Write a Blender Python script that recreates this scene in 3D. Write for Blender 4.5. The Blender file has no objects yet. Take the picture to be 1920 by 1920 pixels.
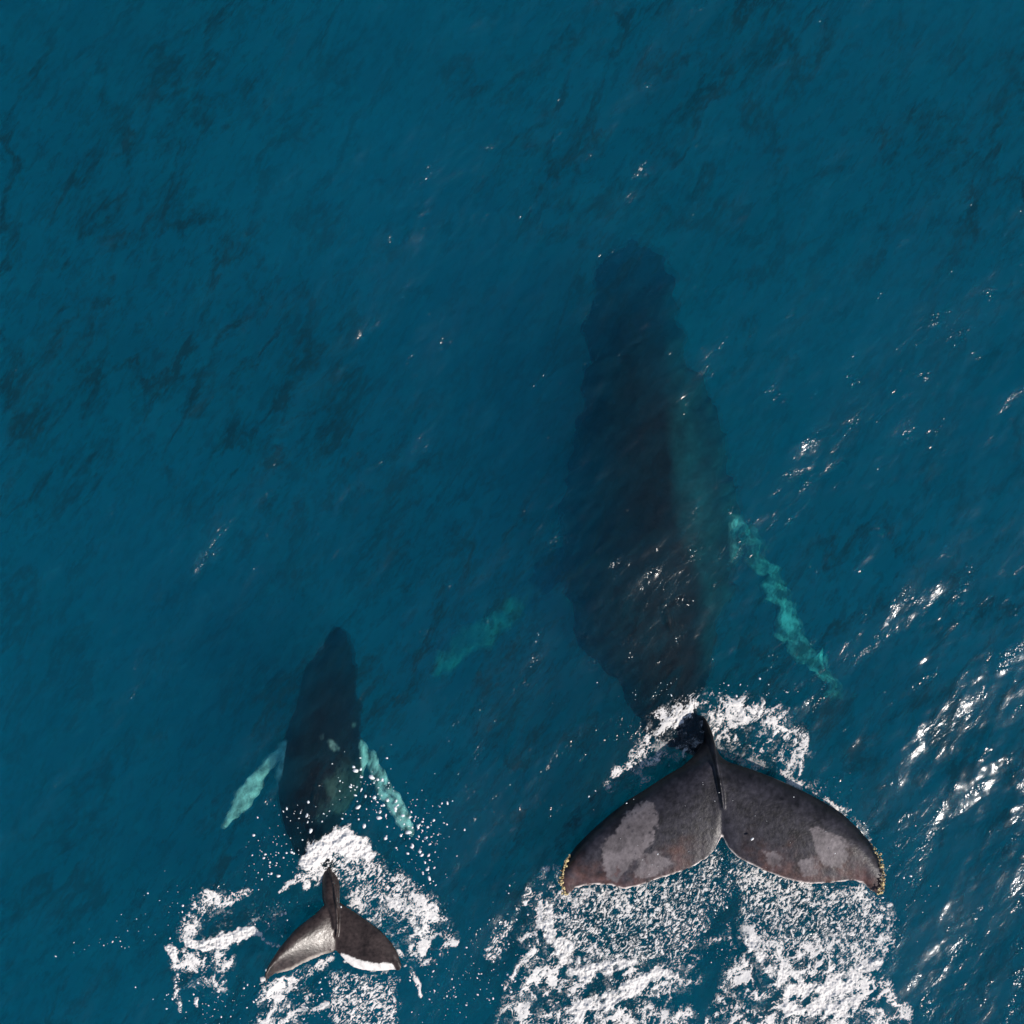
import bpy, bmesh, math, random
import numpy as np
from mathutils import Vector

R = math.radians
scene = bpy.context.scene
COL = scene.collection

# ------------------------------------------------------------------ camera
CAM_H = 20.0                    # metres above the water
PPM = 1920 / 14.4               # photo pixels per metre at the water surface
cam_d = bpy.data.cameras.new('drone_camera')
cam = bpy.data.objects.new('drone_camera', cam_d)
COL.objects.link(cam)
cam.location = (0, 0, CAM_H)
cam.rotation_euler = (0, 0, 0)
cam_d.sensor_width = 36
cam_d.lens = 36 * CAM_H / 14.4
cam_d.clip_start = 0.1
cam_d.clip_end = 6000
scene.camera = cam

# ------------------------------------------------------------------ light
SUN_EL = R(42)
SUN_AZ = (0.80, -0.60)
sdir = Vector((SUN_AZ[0] * math.cos(SUN_EL), SUN_AZ[1] * math.cos(SUN_EL), math.sin(SUN_EL)))
world = bpy.data.worlds.new('World')
scene.world = world
world.use_nodes = True
wn = world.node_tree.nodes
wl = world.node_tree.links
bg = wn['Background']
sky = wn.new('ShaderNodeTexSky')
sky.sky_type = 'NISHITA'
sky.sun_disc = False
sky.sun_elevation = SUN_EL
sky.sun_rotation = math.atan2(SUN_AZ[0], SUN_AZ[1])
sky.air_density = 1.0
sky.dust_density = 0.6
wl.new(sky.outputs[0], bg.inputs[0])
bg.inputs[1].default_value = 0.10
sun_d = bpy.data.lights.new('sun', 'SUN')
sun_d.energy = 4.6
sun_d.angle = R(0.5)
sun_d.color = (1.0, 0.93, 0.86)
sun = bpy.data.objects.new('sun', sun_d)
sun.rotation_euler = (-sdir).to_track_quat('-Z', 'Y').to_euler()
sun.location = sdir * 40
COL.objects.link(sun)

scene.view_settings.view_transform = 'Standard'
scene.view_settings.look = 'None'
scene.view_settings.exposure = 0.0
scene.view_settings.gamma = 1.0
scene.view_settings.use_curve_mapping = False
scene.render.engine = 'CYCLES'
cy = scene.cycles
cy.use_denoising = True
cy.max_bounces = 8
cy.diffuse_bounces = 2
cy.glossy_bounces = 2
cy.transmission_bounces = 2
cy.volume_bounces = 2
cy.transparent_max_bounces = 24
cy.sample_clamp_direct = 12
cy.sample_clamp_indirect = 4

# ------------------------------------------------------------------ helpers
def P(px, py, z=0.0):
    """the point of the place, at height z, that the photograph shows at (px, py)"""
    k = (CAM_H - z) / CAM_H / PPM
    return np.array([(px - 960) * k, (960 - py) * k, z])

def finish(o, label=None, cat=None, group=None, kind=None):
    if label: o['label'] = label
    if cat: o['category'] = cat
    if group: o['group'] = group
    if kind: o['kind'] = kind
    return o

def mesh_from_arrays(name, verts, faces, smooth=True):
    """faces: (n,4) or (n,3) integer array"""
    me = bpy.data.meshes.new(name)
    verts = np.asarray(verts, dtype=np.float32)
    faces = np.asarray(faces, dtype=np.int32)
    n, k = faces.shape
    me.vertices.add(len(verts))
    me.vertices.foreach_set('co', verts.ravel())
    me.loops.add(n * k)
    me.loops.foreach_set('vertex_index', faces.ravel())
    me.polygons.add(n)
    me.polygons.foreach_set('loop_start', np.arange(0, n * k, k, dtype=np.int32))
    me.polygons.foreach_set('loop_total', np.full(n, k, dtype=np.int32))
    me.polygons.foreach_set('use_smooth', np.full(n, smooth, dtype=bool))
    me.update(calc_edges=True)
    return me

def link_mesh(name, me, mat, parent=None, loc=(0, 0, 0)):
    o = bpy.data.objects.new(name, me)
    if mat: me.materials.append(mat)
    o.location = loc
    COL.objects.link(o)
    if parent: o.parent = parent
    return o

def _hash(ix, iy, seed):
    h = (ix.astype(np.int64) * 374761393 + iy.astype(np.int64) * 668265263 + seed * 974634777) & 0xffffffff
    h = ((h ^ (h >> 13)) * 1274126177) & 0xffffffff
    return (h ^ (h >> 16)) & 0xffffffff

def perlin(x, y, seed=0):
    x0 = np.floor(x); y0 = np.floor(y)
    fx = (x - x0).astype(np.float32); fy = (y - y0).astype(np.float32)
    ix = x0.astype(np.int64); iy = y0.astype(np.int64)
    def g(dx, dy):
        a = _hash(ix + dx, iy + dy, seed).astype(np.float32) * np.float32(2 * math.pi / 4294967296.0)
        return np.cos(a) * (fx - dx) + np.sin(a) * (fy - dy)
    u = fx * fx * fx * (fx * (fx * 6 - 15) + 10)
    v = fy * fy * fy * (fy * (fy * 6 - 15) + 10)
    a = g(0, 0); b = g(1, 0); c = g(0, 1); d = g(1, 1)
    return (a + (b - a) * u + (c - a) * v + (a - b - c + d) * u * v) * 1.5

def fbm(x, y, seed=0, octv=4, gain=0.5):
    s = 0; a = 1.0; t = 0
    for i in range(octv):
        s = s + a * perlin(x * 2 ** i + 17.3 * i, y * 2 ** i - 9.1 * i, seed + i)
        t += a; a *= gain
    return s / t

def sstep(a, b, x):
    t = np.clip((x - a) / (b - a), 0, 1)
    return t * t * (3 - 2 * t)

def poly_sdf(px, py, poly):
    """signed distance, positive inside"""
    poly = np.asarray(poly, float)
    d = np.full(px.shape, 1e9); inside = np.zeros(px.shape, bool)
    for i in range(len(poly)):
        x1, y1 = poly[i]; x2, y2 = poly[(i + 1) % len(poly)]
        ex, ey = x2 - x1, y2 - y1
        t = np.clip(((px - x1) * ex + (py - y1) * ey) / (ex * ex + ey * ey + 1e-9), 0, 1)
        d = np.minimum(d, np.hypot(px - x1 - t * ex, py - y1 - t * ey))
        c = (y1 > py) != (y2 > py)
        with np.errstate(divide='ignore', invalid='ignore'):
            xi = x1 + (py - y1) / (y2 - y1 + 1e-12) * ex
        inside ^= c & (px < xi)
    return np.where(inside, d, -d)

# ------------------------------------------------------------------ waves
rng = np.random.default_rng(11)
WAVES = []
base_dir = math.atan2(-0.72, 0.69)            # the swell runs towards the lower right
for i in range(150):
    lam = 9.0 * (0.085 / 9.0) ** ((i + rng.random()) / 150)
    spread = 0.50 + 0.45 * (i / 150)
    th = base_dir + rng.normal() * spread
    if lam > 1.5: s = 0.0115
    elif lam > 0.5: s = 0.0135
    else: s = 0.0113
    k = 2 * math.pi / lam
    WAVES.append((k * math.cos(th), k * math.sin(th), rng.random() * 2 * math.pi, s / k, lam))

def sea(x, y, spacing=None):
    x = x.astype(np.float32); y = y.astype(np.float32)
    big = np.zeros(x.shape, np.float32); small = np.zeros(x.shape, np.float32)
    gust = np.exp(-0.12 + 0.5 * perlin(x * 0.21 + 5, y * 0.21, 23) + 0.85 * perlin((x + y) * 0.5, (x - y) * 1.0, 24) + 0.55 * perlin((x + y) * 1.3, (x - y) * 2.6, 6))
    for kx, ky, ph, a, lam in WAVES:
        w = np.sin(kx * x + ky * y + ph) * a
        if spacing is not None:
            w = w * np.clip(lam / (3 * spacing) - 0.5, 0, 1)
        if lam > 1.5: big += w
        else: small += w
    return big + small * np.clip(gust, 0.25, 2.4)

def water_z(x, y):
    return sea(np.atleast_1d(np.asarray(x, float)), np.atleast_1d(np.asarray(y, float)))

# graded grid: 2.3 cm where the photo looks, growing to the horizon
FINE = 8.4
step = 0.0255
mid = np.arange(-FINE, FINE + step / 2, step)
out = [FINE]; st = step
while out[-1] < 2500:
    st *= 1.14
    out.append(out[-1] + st)
out = np.array(out[1:])
ax = np.concatenate([-out[::-1], mid, out])
sp = np.gradient(ax)
N = len(ax)
X, Y = np.meshgrid(ax, ax)
SP = np.maximum.outer(sp, sp)
Z = np.empty_like(X, dtype=np.float32)
for r0 in range(0, N, 128):
    Z[r0:r0 + 128] = sea(X[r0:r0 + 128], Y[r0:r0 + 128], SP[r0:r0 + 128])
Z[0, :] = Z[-1, :] = 0; Z[:, 0] = Z[:, -1] = 0
idx = np.arange(N * N).reshape(N, N)
quads = np.stack([idx[:-1, :-1], idx[:-1, 1:], idx[1:, 1:], idx[1:, :-1]], -1).reshape(-1, 4)
verts = np.stack([X, Y, Z], -1).reshape(-1, 3)
E = ax[-1]; DEPTH = -45.0
nb = len(verts)
verts = np.vstack([verts, [[-E, -E, DEPTH], [E, -E, DEPTH], [E, E, DEPTH], [-E, E, DEPTH]]])

def mat_new(name):
    m = bpy.data.materials.new(name)
    m.use_nodes = True
    m.node_tree.nodes.clear()
    return m, m.node_tree.nodes, m.node_tree.links

def math_node(n, l, op, a, b=None, c=None):
    q = n.new('ShaderNodeMath'); q.operation = op
    for i, v in enumerate((a, b, c)):
        if v is None: continue
        if isinstance(v, (int, float)): q.inputs[i].default_value = v
        else: l.new(v, q.inputs[i])
    return q.outputs[0]

def water_material():
    m, n, l = mat_new('sea_water')
    outn = n.new('ShaderNodeOutputMaterial')
    tc = n.new('ShaderNodeTexCoord')
    # fine ripples, drawn out along the crests
    mp = n.new('ShaderNodeMapping')
    mp.vector_type = 'TEXTURE'
    mp.inputs['Rotation'].default_value = (0, 0, R(48))
    mp.inputs['Scale'].default_value = (2.2, 1.0, 1.0)
    l.new(tc.outputs['Object'], mp.inputs[0])
    nz = n.new('ShaderNodeTexNoise'); nz.inputs['Scale'].default_value = 9.0
    nz.inputs['Detail'].default_value = 4.0; nz.inputs['Roughness'].default_value = 0.62
    nz.inputs['Distortion'].default_value = 0.6
    l.new(mp.outputs[0], nz.inputs['Vector'])
    bp = n.new('ShaderNodeBump'); bp.inputs['Strength'].default_value = 1.0
    bp.inputs['Distance'].default_value = 0.0105
    l.new(nz.outputs['Fac'], bp.inputs['Height'])
    ng = n.new('ShaderNodeTexNoise'); ng.inputs['Scale'].default_value = 0.9; ng.inputs['Detail'].default_value = 3
    l.new(mp.outputs[0], ng.inputs['Vector'])
    mg = n.new('ShaderNodeMapRange'); mg.inputs[1].default_value = 0.38; mg.inputs[2].default_value = 0.64
    mg.inputs[3].default_value = 0.25; mg.inputs[4].default_value = 1.15
    l.new(ng.outputs['Fac'], mg.inputs[0]); l.new(mg.outputs[0], bp.inputs['Strength'])
    # scattered cat's-paws of sharp capillary ripples
    nc_ = n.new('ShaderNodeTexNoise'); nc_.inputs['Scale'].default_value = 15; nc_.inputs['Detail'].default_value = 2
    l.new(tc.outputs['Object'], nc_.inputs['Vector'])
    np_ = n.new('ShaderNodeTexNoise'); np_.inputs['Scale'].default_value = 4.5; np_.inputs['Detail'].default_value = 5; np_.inputs['Roughness'].default_value = 0.6
    l.new(mp.outputs[0], np_.inputs['Vector'])
    mc = n.new('ShaderNodeMapRange'); mc.interpolation_type = 'SMOOTHSTEP'; mc.inputs[1].default_value = 0.54; mc.inputs[2].default_value = 0.68
    mc.inputs[3].default_value = 0.03; mc.inputs[4].default_value = 1.0
    l.new(np_.outputs['Fac'], mc.inputs[0])
    bp0 = bp
    bp = n.new('ShaderNodeBump'); bp.inputs['Distance'].default_value = 0.030
    l.new(nc_.outputs['Fac'], bp.inputs['Height']); l.new(mc.outputs[0], bp.inputs['Strength']); l.new(bp0.outputs[0], bp.inputs['Normal'])
    gl = n.new('ShaderNodeBsdfGlossy'); gl.inputs['Roughness'].default_value = 0.17
    gl.inputs['Color'].default_value = (1, 1, 1, 1)
    l.new(bp.outputs[0], gl.inputs['Normal'])
    # Fresnel reflectance, the same from both sides
    geo = n.new('ShaderNodeNewGeometry')
    dot = n.new('ShaderNodeVectorMath'); dot.operation = 'DOT_PRODUCT'
    l.new(bp.outputs[0], dot.inputs[0]); l.new(geo.outputs['Incoming'], dot.inputs[1])
    c = math_node(n, l, 'ABSOLUTE', dot.outputs['Value'])
    q = math_node(n, l, 'SUBTRACT', 1.0, c)
    q = math_node(n, l, 'POWER', q, 5.0)
    fr = math_node(n, l, 'MULTIPLY_ADD', q, 0.98, 0.021)
    # diffuse teal top layer; its noise streaks paint in the waves' light and dark
    df = n.new('ShaderNodeBsdfDiffuse')
    df.inputs['Color'].default_value = (0.004, 0.16, 0.24, 1)
    l.new(bp.outputs[0], df.inputs['Normal'])
    tr = n.new('ShaderNodeBsdfTransparent')
    mp2 = n.new('ShaderNodeMapping'); mp2.vector_type = 'TEXTURE'; mp2.inputs['Rotation'].default_value = (0, 0, R(45)); mp2.inputs['Scale'].default_value = (2.6, 1.0, 1.0)
    l.new(tc.outputs['Object'], mp2.inputs[0])
    ns = n.new('ShaderNodeTexNoise'); ns.inputs['Scale'].default_value = 1.3; ns.inputs['Detail'].default_value = 9; ns.inputs['Roughness'].default_value = 0.70
    ns.inputs['Distortion'].default_value = 0.8
    l.new(mp2.outputs[0], ns.inputs['Vector'])
    mrs = n.new('ShaderNodeMapRange'); mrs.inputs[1].default_value = 0.36; mrs.inputs[2].default_value = 0.66
    mrs.inputs[3].default_value = 0.0; mrs.inputs[4].default_value = 0.075
    l.new(ns.outputs['Fac'], mrs.inputs[0])
    n4 = n.new('ShaderNodeTexNoise'); n4.inputs['Scale'].default_value = 5.0; n4.inputs['Detail'].default_value = 6; n4.inputs['Roughness'].default_value = 0.65
    n4.inputs['Distortion'].default_value = 1.2
    l.new(mp2.outputs[0], n4.inputs['Vector'])
    mr4 = n.new('ShaderNodeMapRange'); mr4.inputs[1].default_value = 0.36; mr4.inputs[2].default_value = 0.60
    mr4.inputs[3].default_value = 0.25; mr4.inputs[4].default_value = 1.3
    l.new(n4.outputs['Fac'], mr4.inputs[0])
    mf = math_node(n, l, 'MULTIPLY', mrs.outputs[0], mr4.outputs[0])
    rf_ = n.new('ShaderNodeBsdfRefraction'); rf_.inputs['IOR'].default_value = 1.33; rf_.inputs['Roughness'].default_value = 0.0
    l.new(bp.outputs[0], rf_.inputs['Normal'])
    mm = n.new('ShaderNodeMixShader'); mm.inputs[0].default_value = 0.40
    l.new(tr.outputs[0], mm.inputs[1]); l.new(rf_.outputs[0], mm.inputs[2]); tr = mm
    m1 = n.new('ShaderNodeMixShader'); l.new(mf, m1.inputs[0])
    l.new(tr.outputs[0], m1.inputs[1]); l.new(df.outputs[0], m1.inputs[2])
    # dark shading of the wave slopes, painted in as long drawn-out wavy lines
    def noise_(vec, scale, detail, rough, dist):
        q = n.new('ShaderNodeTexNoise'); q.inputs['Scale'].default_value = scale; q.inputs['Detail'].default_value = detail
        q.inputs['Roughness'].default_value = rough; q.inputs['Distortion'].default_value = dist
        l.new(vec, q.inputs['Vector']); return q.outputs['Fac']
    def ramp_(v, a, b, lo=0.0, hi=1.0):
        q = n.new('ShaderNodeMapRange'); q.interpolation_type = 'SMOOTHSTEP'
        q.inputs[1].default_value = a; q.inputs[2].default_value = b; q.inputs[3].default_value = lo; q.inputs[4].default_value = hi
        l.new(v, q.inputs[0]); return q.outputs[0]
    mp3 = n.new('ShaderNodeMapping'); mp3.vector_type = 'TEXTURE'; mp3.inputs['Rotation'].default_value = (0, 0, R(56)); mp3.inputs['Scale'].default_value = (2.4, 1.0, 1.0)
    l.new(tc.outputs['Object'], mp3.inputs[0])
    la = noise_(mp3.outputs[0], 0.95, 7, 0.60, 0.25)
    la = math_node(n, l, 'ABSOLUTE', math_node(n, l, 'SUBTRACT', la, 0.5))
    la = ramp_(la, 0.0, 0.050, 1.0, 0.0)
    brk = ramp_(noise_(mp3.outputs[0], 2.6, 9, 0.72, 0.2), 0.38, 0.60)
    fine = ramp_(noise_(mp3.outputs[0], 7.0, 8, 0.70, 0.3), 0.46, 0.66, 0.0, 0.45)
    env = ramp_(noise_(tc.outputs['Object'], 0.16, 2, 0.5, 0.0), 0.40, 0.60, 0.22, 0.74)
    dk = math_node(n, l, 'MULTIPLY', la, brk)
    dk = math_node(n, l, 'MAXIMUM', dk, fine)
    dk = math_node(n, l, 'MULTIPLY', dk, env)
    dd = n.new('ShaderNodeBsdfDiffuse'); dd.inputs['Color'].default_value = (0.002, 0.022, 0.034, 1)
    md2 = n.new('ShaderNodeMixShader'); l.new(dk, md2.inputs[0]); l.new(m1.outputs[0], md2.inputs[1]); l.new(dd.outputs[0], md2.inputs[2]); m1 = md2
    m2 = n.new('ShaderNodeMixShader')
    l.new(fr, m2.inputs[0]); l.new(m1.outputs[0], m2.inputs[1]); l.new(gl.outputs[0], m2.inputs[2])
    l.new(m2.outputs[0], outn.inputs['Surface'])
    sc = n.new('ShaderNodeVolumeScatter')
    sc.inputs['Color'].default_value = (0.008, 0.42, 0.86, 1)
    sc.inputs['Density'].default_value = 0.190
    sc.inputs['Anisotropy'].default_value = 0.0
    ab = n.new('ShaderNodeVolumeAbsorption')
    ab.inputs['Color'].default_value = (0.0, 0.865, 0.872, 1)
    ab.inputs['Density'].default_value = 0.95
    ad = n.new('ShaderNodeAddShader')
    l.new(sc.outputs[0], ad.inputs[0]); l.new(ab.outputs[0], ad.inputs[1])
    l.new(ad.outputs[0], outn.inputs['Volume'])
    return m

me = bpy.data.meshes.new('water')
side = [list(idx[0, ::-1]) + [nb, nb + 1], list(idx[:, -1][::-1]) + [nb + 1, nb + 2],
        list(idx[-1, :]) + [nb + 2, nb + 3], list(idx[:, 0]) + [nb + 3, nb], [nb + 3, nb + 2, nb + 1, nb]]
loops = np.concatenate([quads.ravel()] + [np.array(s, dtype=np.int64) for s in side]).astype(np.int32)
tot = np.concatenate([np.full(len(quads), 4), [len(s) for s in side]]).astype(np.int32)
start = np.concatenate([[0], np.cumsum(tot)[:-1]]).astype(np.int32)
me.vertices.add(len(verts)); me.vertices.foreach_set('co', verts.astype(np.float32).ravel())
me.loops.add(len(loops)); me.loops.foreach_set('vertex_index', loops)
me.polygons.add(len(tot)); me.polygons.foreach_set('loop_start', start); me.polygons.foreach_set('loop_total', tot)
sm = np.ones(len(tot), bool); sm[-5:] = False
me.polygons.foreach_set('use_smooth', sm)
me.update(calc_edges=True)
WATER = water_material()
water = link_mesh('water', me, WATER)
finish(water, 'deep blue open sea with small wind ripples and sun glints', 'sea', kind='structure')

m, n, l = mat_new('seabed_sand')
o_ = n.new('ShaderNodeOutputMaterial'); d_ = n.new('ShaderNodeBsdfDiffuse')
d_.inputs[0].default_value = (0.02, 0.05, 0.07, 1); l.new(d_.outputs[0], o_.inputs[0])
sb = mesh_from_arrays('seabed', [[-E, -E, DEPTH + .5], [E, -E, DEPTH + .5], [E, E, DEPTH + .5], [-E, E, DEPTH + .5]], [[0, 1, 2, 3]])
finish(link_mesh('seabed', sb, m), 'dark seabed far below the water', 'seabed', kind='structure')

# ------------------------------------------------------------------ whales
def interp_path(st, n):
    """Catmull-Rom through the stations (rows of numbers)"""
    st = np.asarray(st, float); k = len(st)
    t = np.linspace(0, k - 1, n); res = []
    for v in t:
        i = min(int(v), k - 2); f = v - i
        p0 = st[max(i - 1, 0)]; p1 = st[i]; p2 = st[i + 1]; p3 = st[min(i + 2, k - 1)]
        res.append(0.5 * (2 * p1 + (p2 - p0) * f + (2 * p0 - 5 * p1 + 4 * p2 - p3) * f * f + (3 * p1 - p0 - 3 * p2 + p3) * f ** 3))
    return np.array(res)

def tube(V, F, st, n=60, seg=28, top=1.0, power=2.0):
    """st rows: px, py, z, half width in px, half height in m. Appends a closed tube."""
    s = interp_path(st, n)
    C = np.array([P(a[0], a[1], a[2]) for a in s])
    T = np.gradient(C, axis=0)
    b = len(V)
    for i in range(n):
        t = T[i] / (np.linalg.norm(T[i]) + 1e-9)
        lat = np.cross(t, [0, 0, 1.0]); lat /= np.linalg.norm(lat) + 1e-9
        up = np.cross(lat, t)
        hw = max(s[i][3], 0.4) * (CAM_H - s[i][2]) / CAM_H / PPM; hh = max(s[i][4], 0.01)
        for j in range(seg):
            a = 2 * math.pi * j / seg
            ca, sa = math.cos(a), math.sin(a)
            ex = 2.0 / power
            cx = math.copysign(abs(ca) ** ex, ca); cz = math.copysign(abs(sa) ** ex, sa)
            V.append(C[i] + lat * cx * hw + up * cz * hh * (top if cz > 0 else 1))
    for i in range(n - 1):
        for j in range(seg):
            F.append((b + i * seg + j, b + i * seg + (j + 1) % seg, b + (i + 1) * seg + (j + 1) % seg, b + (i + 1) * seg + j))
    V.append(C[0]); V.append(C[-1]); a0 = len(V) - 2; a1 = len(V) - 1
    for j in range(seg):
        F.append((a0, b + (j + 1) % seg, b + j))
        F.append((a1, b + (n - 1) * seg + j, b + (n - 1) * seg + (j + 1) % seg))

def blade(V, F, lead, trail, x0, x1, zf, thick, nx=150, nc=18, rough=1.2, seed=5):
    """a fluke: lofted across its span. lead/trail: lists of (px,py); zf(px,py)->z of the middle sheet; thick in m"""
    lead = np.array(sorted(lead)); trail = np.array(sorted(trail))
    u = np.linspace(0, 1, nx)
    xs = x0 + (x1 - x0) * (0.5 - 0.5 * np.cos(math.pi * u)) * 0.35 + (x1 - x0) * u * 0.65
    b = len(V)
    yl = np.interp(xs, lead[:, 0], lead[:, 1]); yt = np.interp(xs, trail[:, 0], trail[:, 1])
    yt = yt + rough * fbm(xs * 0.11, xs * 0 + seed, seed, 3) * 1.6
    for i in range(nx):
        y_l, y_t = yl[i], max(yt[i], yl[i] + 0.8)
        tip = min(1.0, min(xs[i] - x0, x1 - xs[i]) / 60.0) ** 0.5
        for j in range(nc * 2):
            a = 2 * math.pi * j / (nc * 2)
            c = 0.5 - 0.5 * math.cos(a)                      # 0 at the leading edge, 1 at the trailing edge
            y = y_l + (y_t - y_l) * c
            h = thick * (0.28 + 0.72 * tip) * (math.sqrt(max(c, 0)) * (1 - c) ** 0.8 * 1.9 + 0.10)
            h *= min(1, (y_t - y_l) / 60 + 0.25)
            sgn = 1 if j <= nc else -1
            if j % nc == 0: sgn = 0
            z = zf(xs[i], y, c) + sgn * h * 0.5
            V.append(P(xs[i], y, z))
    m_ = nc * 2
    for i in range(nx - 1):
        for j in range(m_):
            F.append((b + i * m_ + j, b + i * m_ + (j + 1) % m_, b + (i + 1) * m_ + (j + 1) % m_, b + (i + 1) * m_ + j))
    F.append(tuple(b + j for j in range(m_ - 1, -1, -1)))
    F.append(tuple(b + (nx - 1) * m_ + j for j in range(m_)))

def flipper(V, F, st, thick, n=70, seg=16, knob=2.0, seed=1):
    """st rows: px, py, z, half width px. A flat tapering limb with a knobbly leading edge"""
    s = interp_path(st, n)
    C = np.array([P(a[0], a[1], a[2]) for a in s]); T = np.gradient(C, axis=0)
    b = len(V)
    for i in range(n):
        t = T[i] / np.linalg.norm(T[i]); lat = np.cross(t, [0, 0, 1.0]); lat /= np.linalg.norm(lat)
        up = np.cross(lat, t)
        f = i / (n - 1)
        hw = max(s[i][3], .6)
        kn = 1 + knob / hw * 0.5 * (math.sin(f * 55 + seed) + 0.6 * math.sin(f * 93 + seed * 2))
        kb = 1 + knob / hw * 0.5 * (math.sin(f * 40 + seed * 5) * 0.8 + 0.7 * math.sin(f * 71 + seed))
        hw = hw / PPM * (CAM_H - s[i][2]) / CAM_H
        for j in range(seg):
            a = 2 * math.pi * j / seg
            w = hw * (kn if math.cos(a) > 0 else kb)
            V.append(C[i] + lat * math.cos(a) * w + up * math.sin(a) * (thick * (1 - 0.6 * f)))
    for i in range(n - 1):
        for j in range(seg):
            F.append((b + i * seg + j, b + i * seg + (j + 1) % seg, b + (i + 1) * seg + (j + 1) % seg, b + (i + 1) * seg + j))
    F.append(tuple(b + j for j in range(seg - 1, -1, -1)))
    F.append(tuple(b + (n - 1) * seg + j for j in range(seg)))

def fuse(name, V, F, voxel, wob, passes=2):
    """one continuous skin out of the lofts; the part under water gets a gently uneven outline"""
    me0 = bpy.data.meshes.new('tmp'); me0.from_pydata([tuple(v) for v in V], [], F); me0.update()
    bm = bmesh.new(); bm.from_mesh(me0); bmesh.ops.recalc_face_normals(bm, faces=bm.faces); bm.to_mesh(me0); bm.free()
    ob = bpy.data.objects.new('tmp', me0); COL.objects.link(ob)
    md = ob.modifiers.new('r', 'REMESH'); md.mode = 'VOXEL'; md.voxel_size = voxel; md.use_smooth_shade = True
    ms = ob.modifiers.new('s', 'SMOOTH'); ms.factor = 0.5; ms.iterations = passes
    dg = bpy.context.evaluated_depsgraph_get()
    me = bpy.data.meshes.new_from_object(ob.evaluated_get(dg))
    bpy.data.objects.remove(ob); bpy.data.meshes.remove(me0)
    me.name = name
    co = np.empty(len(me.vertices) * 3, np.float32); me.vertices.foreach_get('co', co); co = co.reshape(-1, 3)
    dep = np.clip(-co[:, 2] - 0.12, 0, 2.2)
    x, y = co[:, 0].copy(), co[:, 1].copy()
    amp = wob * np.clip(dep * 1.2, 0, 1) * (0.7 + 0.3 * dep)
    # refraction-like unevenness, drawn out along the swell
    uu = (x + y) * 0.707; vv = (x - y) * 0.707
    co[:, 0] += amp * fbm(uu * 1.3, vv * 3.0, 31, 2, 0.55)
    co[:, 1] += amp * fbm(uu * 1.3 + 40, vv * 3.0, 47, 2, 0.55)
    co[:, 0] += 0.32 * amp * fbm(uu * 4.5, vv * 7.0, 71, 2, 0.6)
    co[:, 1] += 0.32 * amp * fbm(uu * 4.5 + 40, vv * 7.0, 87, 2, 0.6)
    me.vertices.foreach_set('co', co.ravel()); me.update()
    return me, co

def to_px(co):
    k = CAM_H / (CAM_H - co[:, 2]) * PPM
    return co[:, 0] * k + 960, 960 - co[:, 1] * k

def set_color(me, rgb, name='pigment'):
    a = me.color_attributes.new(name, 'FLOAT_COLOR', 'POINT')
    rgba = np.ones((len(rgb), 4), np.float32); rgba[:, :3] = rgb
    a.data.foreach_set('color', rgba.ravel())

def whale_skin(name, rough, bump):
    m, n, l = mat_new(name)
    o = n.new('ShaderNodeOutputMaterial'); p = n.new('ShaderNodeBsdfPrincipled')
    at = n.new('ShaderNodeAttribute'); at.attribute_name = 'pigment'
    tc = n.new('ShaderNodeTexCoord')
    nz = n.new('ShaderNodeTexNoise'); nz.inputs['Scale'].default_value = 14; nz.inputs['Detail'].default_value = 8
    nz.inputs['Roughness'].default_value = 0.7
    l.new(tc.outputs['Object'], nz.inputs['Vector'])
    mr = n.new('ShaderNodeMapRange'); mr.inputs[1].default_value = 0.3; mr.inputs[2].default_value = 0.7
    mr.inputs[3].default_value = 0.68; mr.inputs[4].default_value = 1.32
    l.new(nz.outputs['Fac'], mr.inputs[0])
    mx = n.new('ShaderNodeVectorMath'); mx.operation = 'SCALE'
    l.new(at.outputs['Color'], mx.inputs[0]); l.new(mr.outputs[0], mx.inputs['Scale'])
    l.new(mx.outputs[0], p.inputs['Base Color'])
    rr = n.new('ShaderNodeMapRange'); rr.inputs[1].default_value = 0.35; rr.inputs[2].default_value = 0.65
    rr.inputs[3].default_value = rough - 0.05; rr.inputs[4].default_value = rough + 0.08
    l.new(nz.outputs['Fac'], rr.inputs[0]); l.new(rr.outputs[0], p.inputs['Roughness'])
    n2 = n.new('ShaderNodeTexNoise'); n2.inputs['Scale'].default_value = 26; n2.inputs['Detail'].default_value = 6
    l.new(tc.outputs['Object'], n2.inputs['Vector'])
    b = n.new('ShaderNodeBump'); b.inputs['Strength'].default_value = 1.0; b.inputs['Distance'].default_value = bump
    l.new(n2.outputs['Fac'], b.inputs['Height']); l.new(b.outputs[0], p.inputs['Normal'])
    p.inputs['IOR'].default_value = 1.36
    # skin in water has next to no gloss: the indices match
    ge = n.new('ShaderNodeNewGeometry'); sx = n.new('ShaderNodeSeparateXYZ'); l.new(ge.outputs['Position'], sx.inputs[0])
    ms = n.new('ShaderNodeMapRange'); ms.inputs[1].default_value = -0.08; ms.inputs[2].default_value = 0.04
    ms.inputs[3].default_value = 0.02; ms.inputs[4].default_value = 0.5
    l.new(sx.outputs['Z'], ms.inputs[0]); l.new(ms.outputs[0], p.inputs['Specular IOR Level'])
    l.new(p.outputs[0], o.inputs[0])
    return m

def shift(me, co, base):
    co = co - np.array(base, np.float32)
    me.vertices.foreach_set('co', co.astype(np.float32).ravel()); me.update()

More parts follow.
